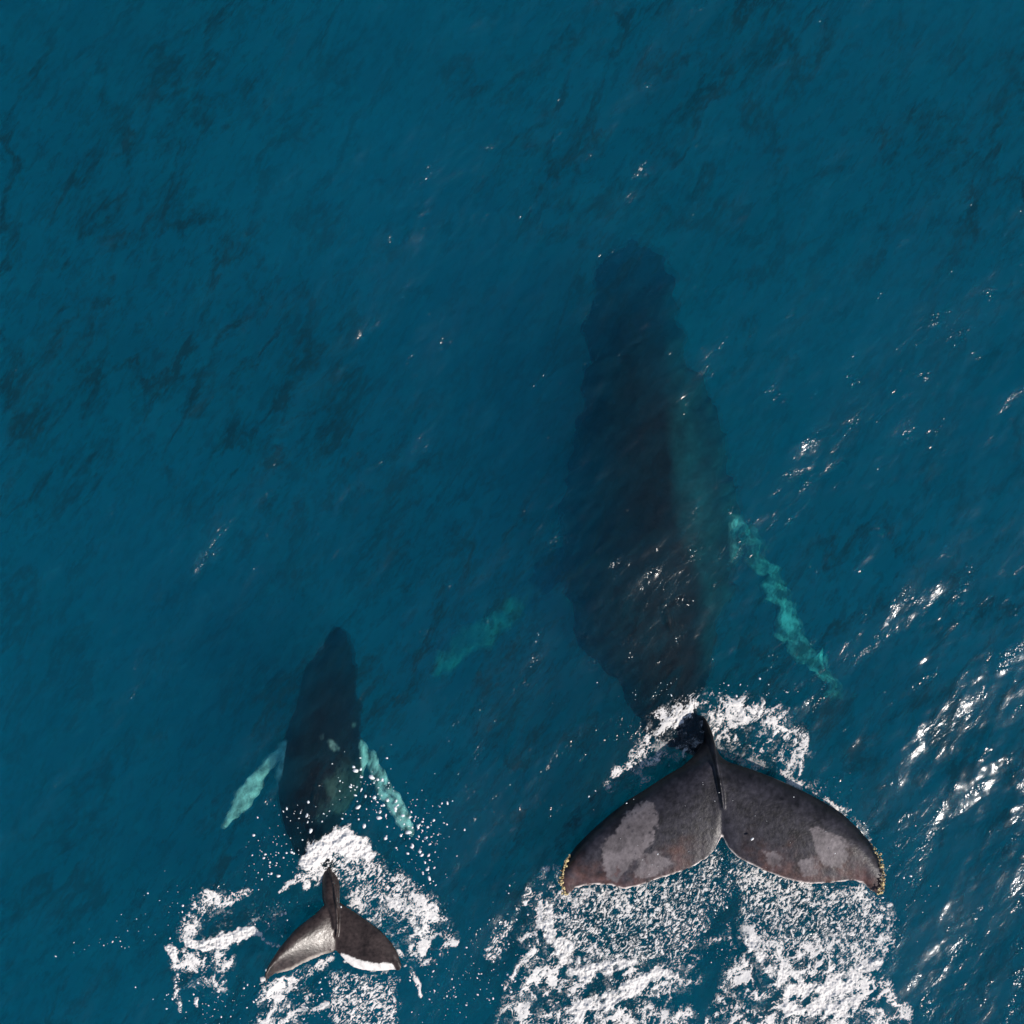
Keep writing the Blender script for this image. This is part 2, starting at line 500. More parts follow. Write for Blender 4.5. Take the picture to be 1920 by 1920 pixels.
# ---- the adult
V, F = [], []
adult_body = [
    (1194, 448, -2.15, 7, 0.08), (1192, 470, -2.05, 32, 0.18), (1189, 505, -1.92, 56, 0.32), (1185, 565, -1.65, 76, 0.50), (1186, 640, -1.38, 87, 0.66),
    (1196, 720, -1.22, 110, 0.82), (1208, 800, -1.23, 138, 0.98), (1216, 890, -1.27, 154, 1.10), (1218, 980, -1.29, 163, 1.15),
    (1213, 1070, -1.18, 162, 1.06), (1216, 1150, -1.01, 148, 0.90), (1234, 1220, -0.88, 112, 0.74), (1242, 1280, -0.76, 82, 0.60),
    (1250, 1325, -0.66, 60, 0.46), (1270, 1358, -0.60, 44, 0.36), (1294, 1384, -0.50, 30, 0.32), (1314, 1406, -0.30, 19, 0.26),
    (1328, 1428, -0.06, 14, 0.22), (1338, 1450, 0.12, 11, 0.19), (1346, 1470, 0.25, 8, 0.14), (1351, 1490, 0.31, 6, 0.10), (1356, 1516, 0.36, 4, 0.06)]
tube(V, F, adult_body, n=120, seg=40)
# keel of the tail stock
tube(V, F, [(1318, 1366, -0.50, 5, 0.26), (1326, 1378, -0.16, 6, 0.30), (1333, 1396, 0.08, 6, 0.30), (1339, 1420, 0.25, 5.2, 0.23), (1346, 1452, 0.35, 4.2, 0.15),
            (1352, 1485, 0.40, 3.4, 0.09), (1356, 1516, 0.39, 2.6, 0.04)], n=44, seg=14)
lead = [(1051, 1640), (1053, 1626), (1061, 1612), (1080, 1586), (1111, 1555), (1142, 1528), (1180, 1498), (1211, 1479), (1250, 1453), (1278, 1437), (1297, 1420), (1310, 1404),
        (1320, 1388), (1328, 1377), (1334, 1374), (1340, 1392), (1347, 1412), (1356, 1422), (1368, 1429), (1404, 1440), (1442, 1454), (1481, 1471), (1519, 1489), (1550, 1506), (1581, 1526), (1612, 1556),
        (1635, 1583), (1650, 1607), (1657, 1632), (1659, 1650)]
trail = [(1051, 1655), (1054, 1668), (1058, 1680), (1062, 1682), (1068, 1676), (1078, 1666), (1096, 1661), (1120, 1659), (1146, 1660), (1169, 1668), (1196, 1662), (1230, 1650), (1265, 1639),
         (1300, 1625), (1327, 1608), (1340, 1594), (1348, 1578), (1354, 1566), (1359, 1578), (1366, 1592), (1385, 1610), (1423, 1629), (1462, 1645), (1489, 1653),
         (1519, 1658), (1558, 1656), (1597, 1651), (1618, 1656), (1634, 1671), (1645, 1678), (1652, 1672), (1657, 1662), (1659, 1655)]
def zf_adult(x, y, c):
    s = (x - 1355) / 300.0
    return 0.36 - 0.05 * c + 0.02 * s - 0.14 * max(0, abs(s) - 0.25) ** 2 - 0.16 * (1 - c) ** 6 - 0.42 * max(0, (1440 - y) / 66) ** 1.5
blade(V, F, lead, trail, 1051, 1659, zf_adult, 0.17, nx=190, nc=20, rough=1.6)
flipper(V, F, [(1290, 950, -2.0, 30), (1345, 965, -1.95, 24), (1392, 1003, -1.60, 21), (1424, 1055, -1.45, 22), (1450, 1110, -1.38, 23), (1474, 1160, -1.32, 22),
               (1498, 1205, -1.28, 21), (1526, 1245, -1.24, 21), (1555, 1278, -1.22, 16), (1574, 1303, -1.2, 7)], 0.09, knob=3.5, seed=2)
flipper(V, F, [(1100, 1030, -2.2, 30), (1040, 1070, -2.25, 28), (990, 1110, -2.2, 25), (935, 1165, -2.1, 26), (895, 1195, -2.05, 28), (860, 1218, -2.05, 26),
               (830, 1240, -2.1, 18), (812, 1256, -2.1, 8)], 0.10, knob=3, seed=7)
# low dorsal fin
tube(V, F, [(1240, 1110, -0.32, 12, 0.08), (1246, 1135, -0.22, 11, 0.12), (1252, 1160, -0.18, 9, 0.14), (1256, 1178, -0.26, 5, 0.12)], n=20, seg=12)
me, co = fuse('body', V, F, 0.017, 0.20)
px, py = to_px(co)
ang = 0
rgb = np.zeros((len(co), 3), np.float32)
back = np.array([0.009, 0.008, 0.009])
rgb[:] = back
bs = interp_path(adult_body, 200)
cx = np.interp(py, bs[:, 1], bs[:, 0]); hwid = np.interp(py, bs[:, 1], bs[:, 3])
u = (px - cx) / hwid
under = sstep(0.0, -0.25, co[:, 2]) * (py < 1375)
mot = fbm(px * 0.018, py * 0.012, 61, 5, 0.6)
edge = np.interp(py, [480, 600, 700, 800, 900, 1000, 1050, 1100, 1180, 1250, 1300, 1340], [1225, 1240, 1245, 1245, 1250, 1262, 1288, 1304, 1306, 1308, 1300, 1300]) + 26 * mot
pale = under * sstep(-4, 26, px - edge) * sstep(500, 620, py)
rgb += pale[:, None] * (np.array([0.002, 0.038, 0.045]) * np.clip(0.75 + 1.3 * mot, 0.15, 1.6)[:, None])
# flippers: mottled white, with the broken lace of refracted light painted in
def flip_mask(poly):
    return sstep(-14, 2, poly_sdf(px, py, poly))
rf = flip_mask([(1376, 975), (1410, 985), (1450, 1050), (1500, 1150), (1560, 1225), (1600, 1300), (1560, 1330), (1500, 1290), (1440, 1200), (1405, 1110), (1378, 1040)]) * (u > 0.9)
lf = flip_mask([(800, 1270), (830, 1190), (930, 1120), (985, 1090), (1020, 1120), (950, 1220), (870, 1270)]) * (u < -1.1)
lace = fbm(px * 0.045 + 0.3 * mot, py * 0.03, 77, 4, 0.6)
lac = 0.13 + 0.74 * sstep(-0.02, 0.34, np.abs(lace) * -1.2 + 0.22 + 0.25 * mot)
rgb = rgb * (1 - rf[:, None]) + rf[:, None] * lac[:, None] * np.array([0.75, 0.85, 0.88])
lac2 = 0.10 + 0.38 * sstep(-0.05, 0.34, np.abs(lace) * -1.2 + 0.20 + 0.25 * mot)
rgb = rgb * (1 - lf[:, None]) + lf[:, None] * lac2[:, None] * np.array([0.6, 0.8, 0.9])
# flukes: slate grey with worn pale patches and a brown trailing edge
fl = sstep(1375, 1400, py) * (co[:, 2] > -0.25)
n1 = fbm(px * 0.02, py * 0.02, 5, 5, 0.6); n2 = fbm(px * 0.09, py * 0.09, 8, 4, 0.6); n3 = fbm(px * 0.035, py * 0.035, 12, 5, 0.65)
g = np.array([0.024, 0.0225, 0.029]) * np.clip(0.95 + 1.1 * n1 + 1.0 * n2, 0.25, 2.4)[:, None]
tl = np.array(sorted(trail)); ytr = np.interp(px, tl[:, 0], tl[:, 1]); ll = np.array(sorted(lead)); yle = np.interp(px, ll[:, 0], ll[:, 1])
dte = ytr - py
brown = sstep(75, 5, dte + 60 * n1) * 0.9 * sstep(20, 90, np.abs(px - 1355))
g = g + brown[:, None] * (np.array([0.070, 0.030, 0.021]) * np.clip(0.7 + 1.6 * n3, 0.1, 1.8)[:, None])
dle = py - yle
g = g * (0.35 + 0.65 * sstep(2, 40, dle + 14 * n1))[:, None]  # shade painted along the leading edge, where it curves away from the sun
PATCH = [
    ([(1128, 1600), (1140, 1570), (1165, 1535), (1190, 1515), (1212, 1503), (1226, 1508), (1230, 1530), (1232, 1560), (1222, 1580), (1205, 1600), (1190, 1612), (1170, 1640), (1150, 1655), (1136, 1640), (1128, 1620)], 1.0),
    ([(1185, 1640), (1200, 1610), (1225, 1592), (1238, 1600), (1262, 1618), (1240, 1640), (1205, 1650)], 0.8),
    ([(1520, 1556), (1545, 1552), (1565, 1556), (1580, 1575), (1590, 1598), (1580, 1622), (1560, 1632), (1545, 1622), (1535, 1600), (1526, 1580)], 1.0),
    ([(1494, 1610), (1512, 1606), (1530, 1618), (1532, 1640), (1510, 1642), (1495, 1628)], 0.8),
    ([(1434, 1600), (1450, 1596), (1464, 1606), (1462, 1620), (1446, 1626), (1436, 1615)], 0.75)]
for poly, w in PATCH:
    d = poly_sdf(px, py, poly) + 18 * n3 + 9 * n2
    k = sstep(-1.8, 3.0, d) * w * np.clip(0.95 + 0.5 * n1, 0.7, 1)
    holes = sstep(0.30, 0.42, n3 + 0.35 * n2)
    k = k * (1 - 0.75 * holes)
    tone = np.array([0.140, 0.122, 0.128]) * (1 + 0.32 * n2 + 0.2 * np.sin((px * 0.5 + py * 0.9) * 0.10 + 3 * n1))[:, None]
    g = g * (1 - k[:, None]) + tone * k[:, None]
rim = sstep(4.5, 1.2, dte + 2.5 * n2) * (dte > -6) * sstep(-0.35, 0.25, n2 + 0.8 * n1)
g = g * (1 - rim[:, None]) + np.array([0.85, 0.75, 0.70]) * rim[:, None]
rgb = rgb * (1 - fl[:, None]) + g * fl[:, None]
set_color(me, rgb)
SKIN = whale_skin('wet_whale_skin', 0.38, 0.004)
base = P(1220, 1000, -1.6)
adult = bpy.data.objects.new('humpback_whale', None); COL.objects.link(adult)
adult.location = base; adult.empty_display_size = 0.5
finish(adult, 'large dark humpback whale diving with broad grey mottled tail flukes raised above the water', 'whale')
shift(me, co, base)
adult_skin = link_mesh('body', me, SKIN, adult)

# barnacles on the fluke tips
def barnacles(name, pts, label, parent, pbase, seed):
    rd = random.Random(seed)
    bm = bmesh.new()
    for (x, y, z, r) in pts:
        c = P(x, y, z) - pbase
        n_ = 7; tilt = Vector((rd.uniform(-.4, .4), rd.uniform(-.4, .4), 1)).normalized()
        q = Vector((0, 0, 1)).rotation_difference(tilt)
        ring = []
        for (rr, zz) in ((1.0, -0.5), (0.85, 0.35), (0.5, 0.85), (0.22, 0.6)):
            ring.append([bm.verts.new(Vector(c) + q @ Vector((math.cos(2 * math.pi * k / n_) * rr * r * rd.uniform(.85, 1.15), math.sin(2 * math.pi * k / n_) * rr * r * rd.uniform(.85, 1.15), zz * r))) for k in range(n_)])
        for a, b in zip(ring, ring[1:]):
            for k in range(n_):
                bm.faces.new((a[k], a[(k + 1) % n_], b[(k + 1) % n_], b[k]))
        bm.faces.new(ring[-1])
    me = bpy.data.meshes.new(name); bm.to_mesh(me); bm.free()
    o = link_mesh(name, me, BARN, parent)
    finish(o, label, kind='stuff')
m, n, l = mat_new('yellow_barnacle')
o_ = n.new('ShaderNodeOutputMaterial'); p_ = n.new('ShaderNodeBsdfPrincipled')
nz = n.new('ShaderNodeTexNoise'); nz.inputs['Scale'].default_value = 30
cr = n.new('ShaderNodeValToRGB'); cr.color_ramp.elements[0].position = 0.38; cr.color_ramp.elements[0].color = (0.12, 0.06, 0.02, 1)
cr.color_ramp.elements[1].position = 0.52; cr.color_ramp.elements[1].color = (0.80, 0.64, 0.34, 1)
tcn = n.new('ShaderNodeTexCoord'); l.new(tcn.outputs['Object'], nz.inputs['Vector'])
l.new(nz.outputs['Fac'], cr.inputs[0]); l.new(cr.outputs[0], p_.inputs['Base Color']); p_.inputs['Roughness'].default_value = 0.6
l.new(p_.outputs[0], o_.inputs[0])
BARN = m
rd = random.Random(4)
pts = []
for i in range(90):
    f = rd.random() ** 0.8; y = 1600 + 80 * f
    xe = np.interp(y, [1600, 1612, 1630, 1650, 1670, 1680], [1070, 1061, 1054, 1052, 1055, 1060])
    pts.append((xe + rd.gauss(1.5, 1.9), y, 0.30 + rd.uniform(0, .05), .005 + .016 * rd.random() ** 2))
barnacles('barnacles', pts, 'yellow barnacles crusting the tip of the left fluke', adult, base, 1)
pts = []
for i in range(120):
    f = rd.random() ** 0.7; y = 1582 + 94 * f
    xe = np.interp(y, [1582, 1600, 1620, 1640, 1660, 1677], [1636, 1648, 1654, 1657, 1656, 1649])
    pts.append((xe + rd.gauss(-0.5, 2.1), y, 0.32 + rd.uniform(0, .05), .005 + .017 * rd.random() ** 2))
barnacles('barnacles', pts, 'yellow barnacles crusting the tip of the right fluke', adult, base, 2)

# ---- the calf
V, F = [], []
calf_body = [(645, 1182, -0.95, 11, 0.10), (640, 1205, -0.88, 26, 0.20), (631, 1240, -0.78, 41, 0.30), (618, 1290, -0.68, 54, 0.38), (610, 1340, -0.64, 64, 0.44),
             (607, 1390, -0.60, 74, 0.48), (603, 1440, -0.58, 78, 0.49), (592, 1490, -0.54, 70, 0.45), (586, 1530, -0.48, 56, 0.37),
             (584, 1570, -0.38, 40, 0.28), (593, 1594, -0.32, 27, 0.22), (606, 1612, -0.24, 16, 0.18), (615, 1630, -0.11, 13, 0.15),
             (620, 1655, 0.03, 16, 0.13), (621, 1685, 0.10, 16, 0.11), (627, 1710, 0.16, 10, 0.09), (630, 1740, 0.17, 6, 0.05)]
tube(V, F, calf_body, n=90, seg=32)
tube(V, F, [(616, 1612, -0.26, 5, 0.14), (622, 1632, -0.06, 4.0, 0.15), (629, 1665, 0.09, 3.2, 0.12), (632, 1700, 0.17, 2.6, 0.09), (633, 1735, 0.19, 2.4, 0.06), (631, 1757, 0.18, 2.2, 0.03)], n=30, seg=12)
clead = [(496, 1826), (498, 1820), (507, 1803), (522, 1780), (539, 1759), (555, 1741), (574, 1726), (589, 1715), (602, 1702), (612, 1692), (634, 1688),
         (645, 1697), (667, 1711), (691, 1728), (714, 1745), (736, 1769), (748, 1790), (753, 1808)]
ctrail = [(496, 1838), (499, 1843), (503, 1838), (508, 1831), (515, 1827), (532, 1823), (547, 1819), (564, 1809), (586, 1799), (605, 1791), (621, 1787), (630, 1782),
          (638, 1791), (650, 1805), (664, 1815), (683, 1820), (714, 1821), (738, 1819), (747, 1823), (753, 1820)]
def zf_calf(x, y, c):
    if x < 630:
        d = (630 - x) / 134.0
        return 0.15 + 0.40 * d - 0.05 * d * d - 0.12 * d * c * c - 0.06 * (1 - c) ** 6
    d = (x - 630) / 123.0
    return 0.15 - 0.02 * d + 0.03 * math.sin(d * 3) * (1 - c) - 0.08 * (1 - c) ** 6
blade(V, F, clead, ctrail, 496, 753, zf_calf, 0.085, nx=120, nc=16, rough=0.6, seed=9)
flipper(V, F, [(650, 1370, -0.62, 18), (682, 1398, -0.62, 11), (700, 1432, -0.55, 13), (720, 1470, -0.50, 15), (742, 1510, -0.46, 15), (760, 1543, -0.44, 12), (776, 1568, -0.44, 4)], 0.055, n=60, knob=3, seed=3)
flipper(V, F, [(560, 1372, -0.7, 18), (532, 1398, -0.65, 9), (505, 1432, -0.60, 12), (480, 1468, -0.56, 16), (456, 1502, -0.54, 14), (438, 1528, -0.54, 10), (422, 1550, -0.55, 4)], 0.055, n=60, knob=3, seed=5)
tube(V, F, [(592, 1470, -0.18, 6, 0.05), (590, 1490, -0.12, 6, 0.07), (588, 1505, -0.14, 4, 0.05)], n=16, seg=10)
me, co = fuse('body', V, F, 0.0125, 0.16)
px, py = to_px(co)
rgb = np.zeros((len(co), 3), np.float32); rgb[:] = (0.009, 0.008, 0.009)
bs = interp_path(calf_body, 150)
cx = np.interp(py, bs[:, 1], bs[:, 0]); hwid = np.interp(py, bs[:, 1], bs[:, 3]); u = (px - cx) / hwid
mot = fbm(px * 0.03, py * 0.02, 91, 4, 0.6)
pale = sstep(0.15, 0.5, u + 0.6 * mot) * sstep(1400, 1480, py) * (py < 1600)
rgb += pale[:, None] * np.array([0.03, 0.06, 0.05])
spots = 0.7 * sstep(13, 2, np.hypot((px - 624) - (py - 1395) * .9, (py - 1397) * 1.0) + 22 * mot) + 0.4 * sstep(7, 2, np.hypot(px - 662, py - 1358) + 14 * mot)
rgb += np.clip(spots, 0, 1)[:, None] * np.array([0.35, 0.5, 0.45])
lace = fbm(px * 0.09, py * 0.06, 77, 4, 0.6)
rf = sstep(-8, 1, poly_sdf(px, py, [(678, 1392), (700, 1400), (760, 1490), (795, 1580), (770, 1590), (720, 1530), (684, 1450)])) * (u > 0.92)
lf = sstep(-8, 1, poly_sdf(px, py, [(534, 1392), (540, 1420), (500, 1500), (430, 1570), (405, 1560), (450, 1470), (500, 1400)])) * (u < -0.92)
rgb = rgb * (1 - rf[:, None]) + rf[:, None] * np.clip(0.66 + 1.7 * lace, 0.10, 0.95)[:, None] * np.array([0.85, 0.9, 0.86])
rgb = rgb * (1 - lf[:, None]) + lf[:, None] * np.clip(0.62 + 1.0 * lace, 0.1, 0.88)[:, None] * np.array([0.85, 0.9, 0.86])
fl = sstep(1610, 1630, py) * (co[:, 2] > -0.2)
n1 = fbm(px * 0.03, py * 0.03, 5, 5, 0.6); n2 = fbm(px * 0.15, py * 0.15, 8, 3, 0.6)
g = np.array([0.040, 0.029, 0.027]) * np.clip(0.9 + 0.9 * n1 + 0.6 * n2, 0.3, 2)[:, None]
wb = sstep(-1, 1, poly_sdf(px, py, [(640, 1788), (662, 1795), (690, 1804), (715, 1808), (735, 1806), (742, 1818), (748, 1828), (660, 1828), (636, 1795)]) + 2.5 * n2 + 5 * n1)
g = g * (1 - wb[:, None]) + wb[:, None] * np.array([0.80, 0.76, 0.72])
tl = np.array(sorted(ctrail)); dte = np.interp(px, tl[:, 0], tl[:, 1]) - py
rim = sstep(9, 2, dte + 7 * n1) * sstep(630, 600, px) * sstep(510, 535, px) * 0.7
g = g * (1 - rim[:, None]) + rim[:, None] * np.array([0.55, 0.48, 0.42])
rgb = rgb * (1 - fl[:, None]) + g * fl[:, None]
set_color(me, rgb)
SKIN2 = whale_skin('wet_calf_skin', 0.29, 0.0022)
base2 = P(600, 1450, -0.7)
calf = bpy.data.objects.new('humpback_calf', None); COL.objects.link(calf)
calf.location = base2; calf.empty_display_size = 0.3
finish(calf, 'small humpback calf with pale flippers and glossy wet dark flukes beside the big whale', 'whale')
shift(me, co, base2)
link_mesh('body', me, SKIN2, calf)

# ------------------------------------------------------------------ foam
def foam_material():
    m, n, l = mat_new('white_foam')
    o = n.new('ShaderNodeOutputMaterial')
    at = n.new('ShaderNodeAttribute'); at.attribute_name = 'foam_cover'
    tc = n.new('ShaderNodeTexCoord')
    nz = n.new('ShaderNodeTexNoise'); nz.inputs['Scale'].default_value = 34; nz.inputs['Detail'].default_value = 5
    nz.inputs['Roughness'].default_value = 0.65
    l.new(tc.outputs['Object'], nz.inputs['Vector'])
    a = math_node(n, l, 'SUBTRACT', nz.outputs['Fac'], 0.5)
    a = math_node(n, l, 'MULTIPLY_ADD', a, 0.9, at.outputs['Fac'])
    mr = n.new('ShaderNodeMapRange'); mr.interpolation_type = 'SMOOTHSTEP'
    mr.inputs[1].default_value = 0.05; mr.inputs[2].default_value = 0.88; mr.inputs[3].default_value = 0.0; mr.inputs[4].default_value = 0.97
    l.new(a, mr.inputs[0])
    df = n.new('ShaderNodeBsdfDiffuse'); df.inputs[0].default_value = (0.78, 0.755, 0.73, 1)
    bp = n.new('ShaderNodeBump'); bp.inputs['Distance'].default_value = 0.003
    l.new(nz.outputs['Fac'], bp.inputs['Height']); l.new(bp.outputs[0], df.inputs['Normal'])
    tr = n.new('ShaderNodeBsdfTransparent')
    mx = n.new('ShaderNodeMixShader'); l.new(mr.outputs[0], mx.inputs[0]); l.new(tr.outputs[0], mx.inputs[1]); l.new(df.outputs[0], mx.inputs[2])
    l.new(mx.outputs[0], o.inputs[0])
    return m
FOAM = foam_material()
DS = 1.32                                        # foam grid spacing, in photo pixels (about 1.2 cm)

def stroke(px, py, pts, w=1.0, soft=1.0):
    d = np.full(px.shape, 9.0, np.float32)
    for (x1, y1, r1), (x2, y2, r2) in zip(pts, pts[1:] if len(pts) > 1 else pts):
        ex, ey = x2 - x1, y2 - y1
        t = np.clip(((px - x1) * ex + (py - y1) * ey) / (ex * ex + ey * ey + 1e-6), 0, 1)
        rr = r1 + (r2 - r1) * t
        d = np.minimum(d, np.hypot(px - x1 - t * ex, py - y1 - t * ey) / rr)
    return w * np.clip((1.25 - d) / (0.8 * soft), 0, 1)

def foam_patch(name, label, box, shapes, seed, over=None, ang=40, cut=None):
    """shapes: (style, geometry, weight): lace, grain or solid"""
    x0, y0, x1, y1 = box
    gx = np.arange(x0, x1, DS); gy = np.arange(y0, y1, DS)
    PX, PY = np.meshgrid(gx, gy)
    wx = PX + 9 * fbm(PX * 0.03, PY * 0.03, seed, 3); wy = PY + 9 * fbm(PX * 0.03 + 50, PY * 0.03, seed + 1, 3)
    D = {'lace': np.zeros(PX.shape), 'grain': np.zeros(PX.shape), 'solid': np.zeros(PX.shape), 'veil': np.zeros(PX.shape)}
    for style, geo, w in shapes:
        if len(geo[0]) == 3: f = stroke(wx, wy, geo, 1.0)
        else: f = sstep(-12, 16, poly_sdf(wx, wy, geo) + 10 * fbm(PX * 0.04, PY * 0.04, seed + 9, 3))
        D[style] = np.maximum(D[style], f * w)
    ca, sa = math.cos(R(ang)), math.sin(R(ang))
    uu = wx * ca - wy * sa; vv = wx * sa + wy * ca       # uu runs up to the right
    def ridged(s0, sd, octv=4, gain=0.85, st=0.62):
        t = 0; a = 1.0; tot = 0
        for o_i in range(octv):
            q = 1 - np.clip(np.abs(perlin(uu * s0 * st * 2 ** o_i + 11 * o_i, vv * s0 * 2 ** o_i, sd + o_i)) * 2.4, 0, 1)
            t = t + a * q; tot += a; a *= gain; st = min(1.0, st * 1.15)
        return t / tot
    def quant(f):                                    # even out, so that a cover of 0.5 leaves half the water open
        qs = np.quantile(f[::3, ::3], np.linspace(0, 1, 65))
        return np.interp(f, qs, np.linspace(0, 1, 65))
    big = fbm(PX * 0.022, PY * 0.022, seed + 5, 3)
    q_l = quant(0.55 * ridged(0.018, seed + 40, 2, 0.9) + ridged(0.05, seed + 2, 4, 1.0) + 0.40 * big + 0.22 * fbm(uu * 0.10, vv * 0.19, seed + 15, 3, 0.95))
    q_g = quant(fbm(uu * 0.09, vv * 0.19, seed + 6, 3, 1.0) + 0.16 * big + 0.25 * ridged(0.06, seed + 30, 3))
    q_s = quant(fbm(uu * 0.035, vv * 0.055, seed + 10, 5, 0.75))
    d_l, d_g, d_s, d_v = (np.clip(D[k_], 0, 1.2) for k_ in ('lace', 'grain', 'solid', 'veil'))
    c = np.where(d_l > 0.02, (q_l + d_l * 0.65 - 1) * 2.5, -1)
    c = np.maximum(c, np.where(d_g > 0.02, (q_g + d_g * (0.50 + 0.14 * (q_s > 0.5) + 0.12 * (q_s - 0.5)) - 1) * 2.6, -1))
    c = np.maximum(c, np.where(d_s > 0.02, (0.55 * q_s + 0.45 * q_l + d_s * 1.15 - 1) * 2.0, -1))
    c = np.maximum(c, np.where(d_v > 0.02, np.minimum((0.5 * q_s + 0.5 * q_l + d_v * 0.8 - 1) * 0.9, 0.40), -1))
    if cut is not None:
        for poly in cut:
            c = np.where(poly_sdf(PX, PY, poly) > 0, -1, c)
    dall = np.maximum(np.maximum(d_l, d_g), d_s)
    mist = np.where(dall > 0.1, np.clip(0.02 + 0.42 * (q_s - 0.45), 0, 0.24) * np.clip(dall * 1.4, 0, 1), -1)
    c = np.maximum(c, mist)
    c = np.clip(c, -1, 1.15)
    keep = c > 0.06
    kq = keep[:-1, :-1] | keep[1:, :-1] | keep[:-1, 1:] | keep[1:, 1:]
    used = np.zeros(PX.shape, bool)
    used[:-1, :-1] |= kq; used[1:, :-1] |= kq; used[:-1, 1:] |= kq; used[1:, 1:] |= kq
    ids = np.full(PX.shape, -1); ids[used] = np.arange(used.sum())
    q = np.stack([ids[1:, :-1][kq], ids[1:, 1:][kq], ids[:-1, 1:][kq], ids[:-1, :-1][kq]], -1)
    pxs, pys, cs = PX[used], PY[used], np.clip(c[used], 0, 1.2)
    wxm = (pxs - 960) / PPM; wym = (960 - pys) / PPM
    lump = np.clip(0.5 + 1.3 * fbm(pxs * 0.07, pys * 0.09, seed + 20, 3, 0.8), 0, 1.8)
    z = water_z(wxm, wym) + 0.007 + 0.010 * cs * lump + 0.03 * np.clip(D['solid'][used], 0, 1) * lump
    if over is not None: z = np.maximum(z, over(pxs, pys))
    me = mesh_from_arrays(name, np.stack([wxm, wym, z], -1), q)
    a = me.attributes.new('foam_cover', 'FLOAT', 'POINT'); a.data.foreach_set('value', cs.astype(np.float32))
    o = link_mesh(name, me, FOAM)
    finish(o, label, 'foam', kind='stuff')
    return o

foam_patch('foam', 'white lacy splash arching around the tail stock of the large whale', (1120, 1270, 1720, 1640), [
    ('lace', [(1200, 1420, 20), (1215, 1385, 24), (1250, 1350, 26), (1290, 1325, 26), (1330, 1308, 18)], 0.95),
    ('lace', [(1330, 1320, 20), (1400, 1335, 34), (1450, 1350, 34), (1490, 1385, 34), (1508, 1410, 20)], 0.95),
    ('lace', [(1250, 1375, 40), (1290, 1370, 40)], 0.55),
    ('lace', [(1360, 1360, 40), (1430, 1390, 46), (1480, 1420, 28)], 0.72),
    ('solid', [(1262, 1350, 12), (1285, 1328, 12), (1300, 1318, 10)], 0.55),
    ('solid', [(1385, 1325, 14), (1420, 1328, 16), (1428, 1315, 10)], 0.6),
    ('solid', [(1325, 1318, 9), (1345, 1345, 12), (1335, 1365, 10)], 0.5),
    ('solid', [(1432, 1355, 8), (1425, 1385, 8), (1412, 1410, 6)], 0.5),
    ('veil', [(1200, 1440, 26), (1250, 1410, 34), (1305, 1400, 26)], 0.9),
    ('veil', [(1350, 1400, 16), (1400, 1425, 22), (1430, 1440, 16)], 0.9),
    ('veil', [(1280, 1375, 40), (1320, 1350, 30)], 0.6),
    ('lace', [(1152, 1450, 14), (1190, 1438, 16), (1240, 1420, 16), (1290, 1415, 12)], 0.72),
    ('lace', [(1150, 1470, 18), (1190, 1475, 18), (1215, 1460, 14)], 0.45),
    ('lace', [(1510, 1400, 9), (1502, 1440, 6), (1496, 1452, 3)], 0.9),
    ('lace', [(1470, 1440, 16), (1490, 1468, 14), (1520, 1480, 12), (1548, 1466, 12)], 0.55),
    ('lace', [(1556, 1508, 8), (1590, 1528, 10), (1612, 1552, 8), (1632, 1576, 5)], 0.85),
    ('lace', [(1480, 1462, 5), (1520, 1482, 5), (1550, 1500, 6)], 0.75),
], 100, ang=60)

foam_patch('foam', 'broad churned white wake on the water behind the left fluke of the large whale', (900, 1590, 1410, 2120), [
    ('grain', [(1060, 1672), (1170, 1668), (1240, 1648), (1310, 1620), (1352, 1585), (1358, 1620), (1342, 1680), (1330, 1740), (1290, 1800), (1150, 1815), (1050, 1780)], 0.74),
    ('grain', [(1150, 1690, 60), (1210, 1700, 60)], 0.88),
    ('lace', [(1040, 1690, 44), (1015, 1760, 44), (1030, 1820, 54)], 0.85),
    ('solid', [(1030, 1690, 14), (1022, 1725, 20), (1035, 1760, 18)], 0.75),
    ('solid', [(1080, 1672, 12), (1140, 1680, 14)], 0.6),
    ('solid', [(1050, 1775, 22), (1075, 1810, 30), (1100, 1830, 18), (1160, 1808, 14), (1190, 1805, 8)], 0.88),
    ('lace', [(1010, 1870, 60), (1100, 1850, 60), (1200, 1850, 60), (1280, 1830, 36)], 0.8),
    ('solid', [(1080, 1895, 22), (1130, 1878, 26), (1180, 1855, 22), (1230, 1825, 16), (1270, 1828, 12)], 0.85),
    ('lace', [(1000, 1920, 70), (1150, 1930, 80), (1240, 1930, 50), (1290, 1900, 18)], 0.82),
    ('lace', [(980, 2020, 90), (1250, 2030, 90)], 0.8),
    ('solid', [(1040, 1960, 26), (1160, 1980, 30)], 0.7),
    ('lace', [(980, 1800, 10), (965, 1830, 8), (950, 1850, 6)], 0.7),
    ('grain', [(945, 1740, 18), (925, 1790, 16)], 0.75), ('lace', [(985, 1700, 8), (1000, 1660, 12), (1030, 1625, 6)], 0.7),
    ('lace', [(1040, 1620, 10), (1050, 1650, 14)], 0.6),
    ('grain', [(1340, 1660, 16), (1352, 1700, 12)], 0.55), ('lace', [(1290, 1800, 14), (1325, 1770, 12), (1348, 1762, 8)], 0.6),
    ('lace', [(1290, 1930, 20), (1330, 1915, 12), (1358, 1925, 10)], 0.7),
], 200, ang=52)

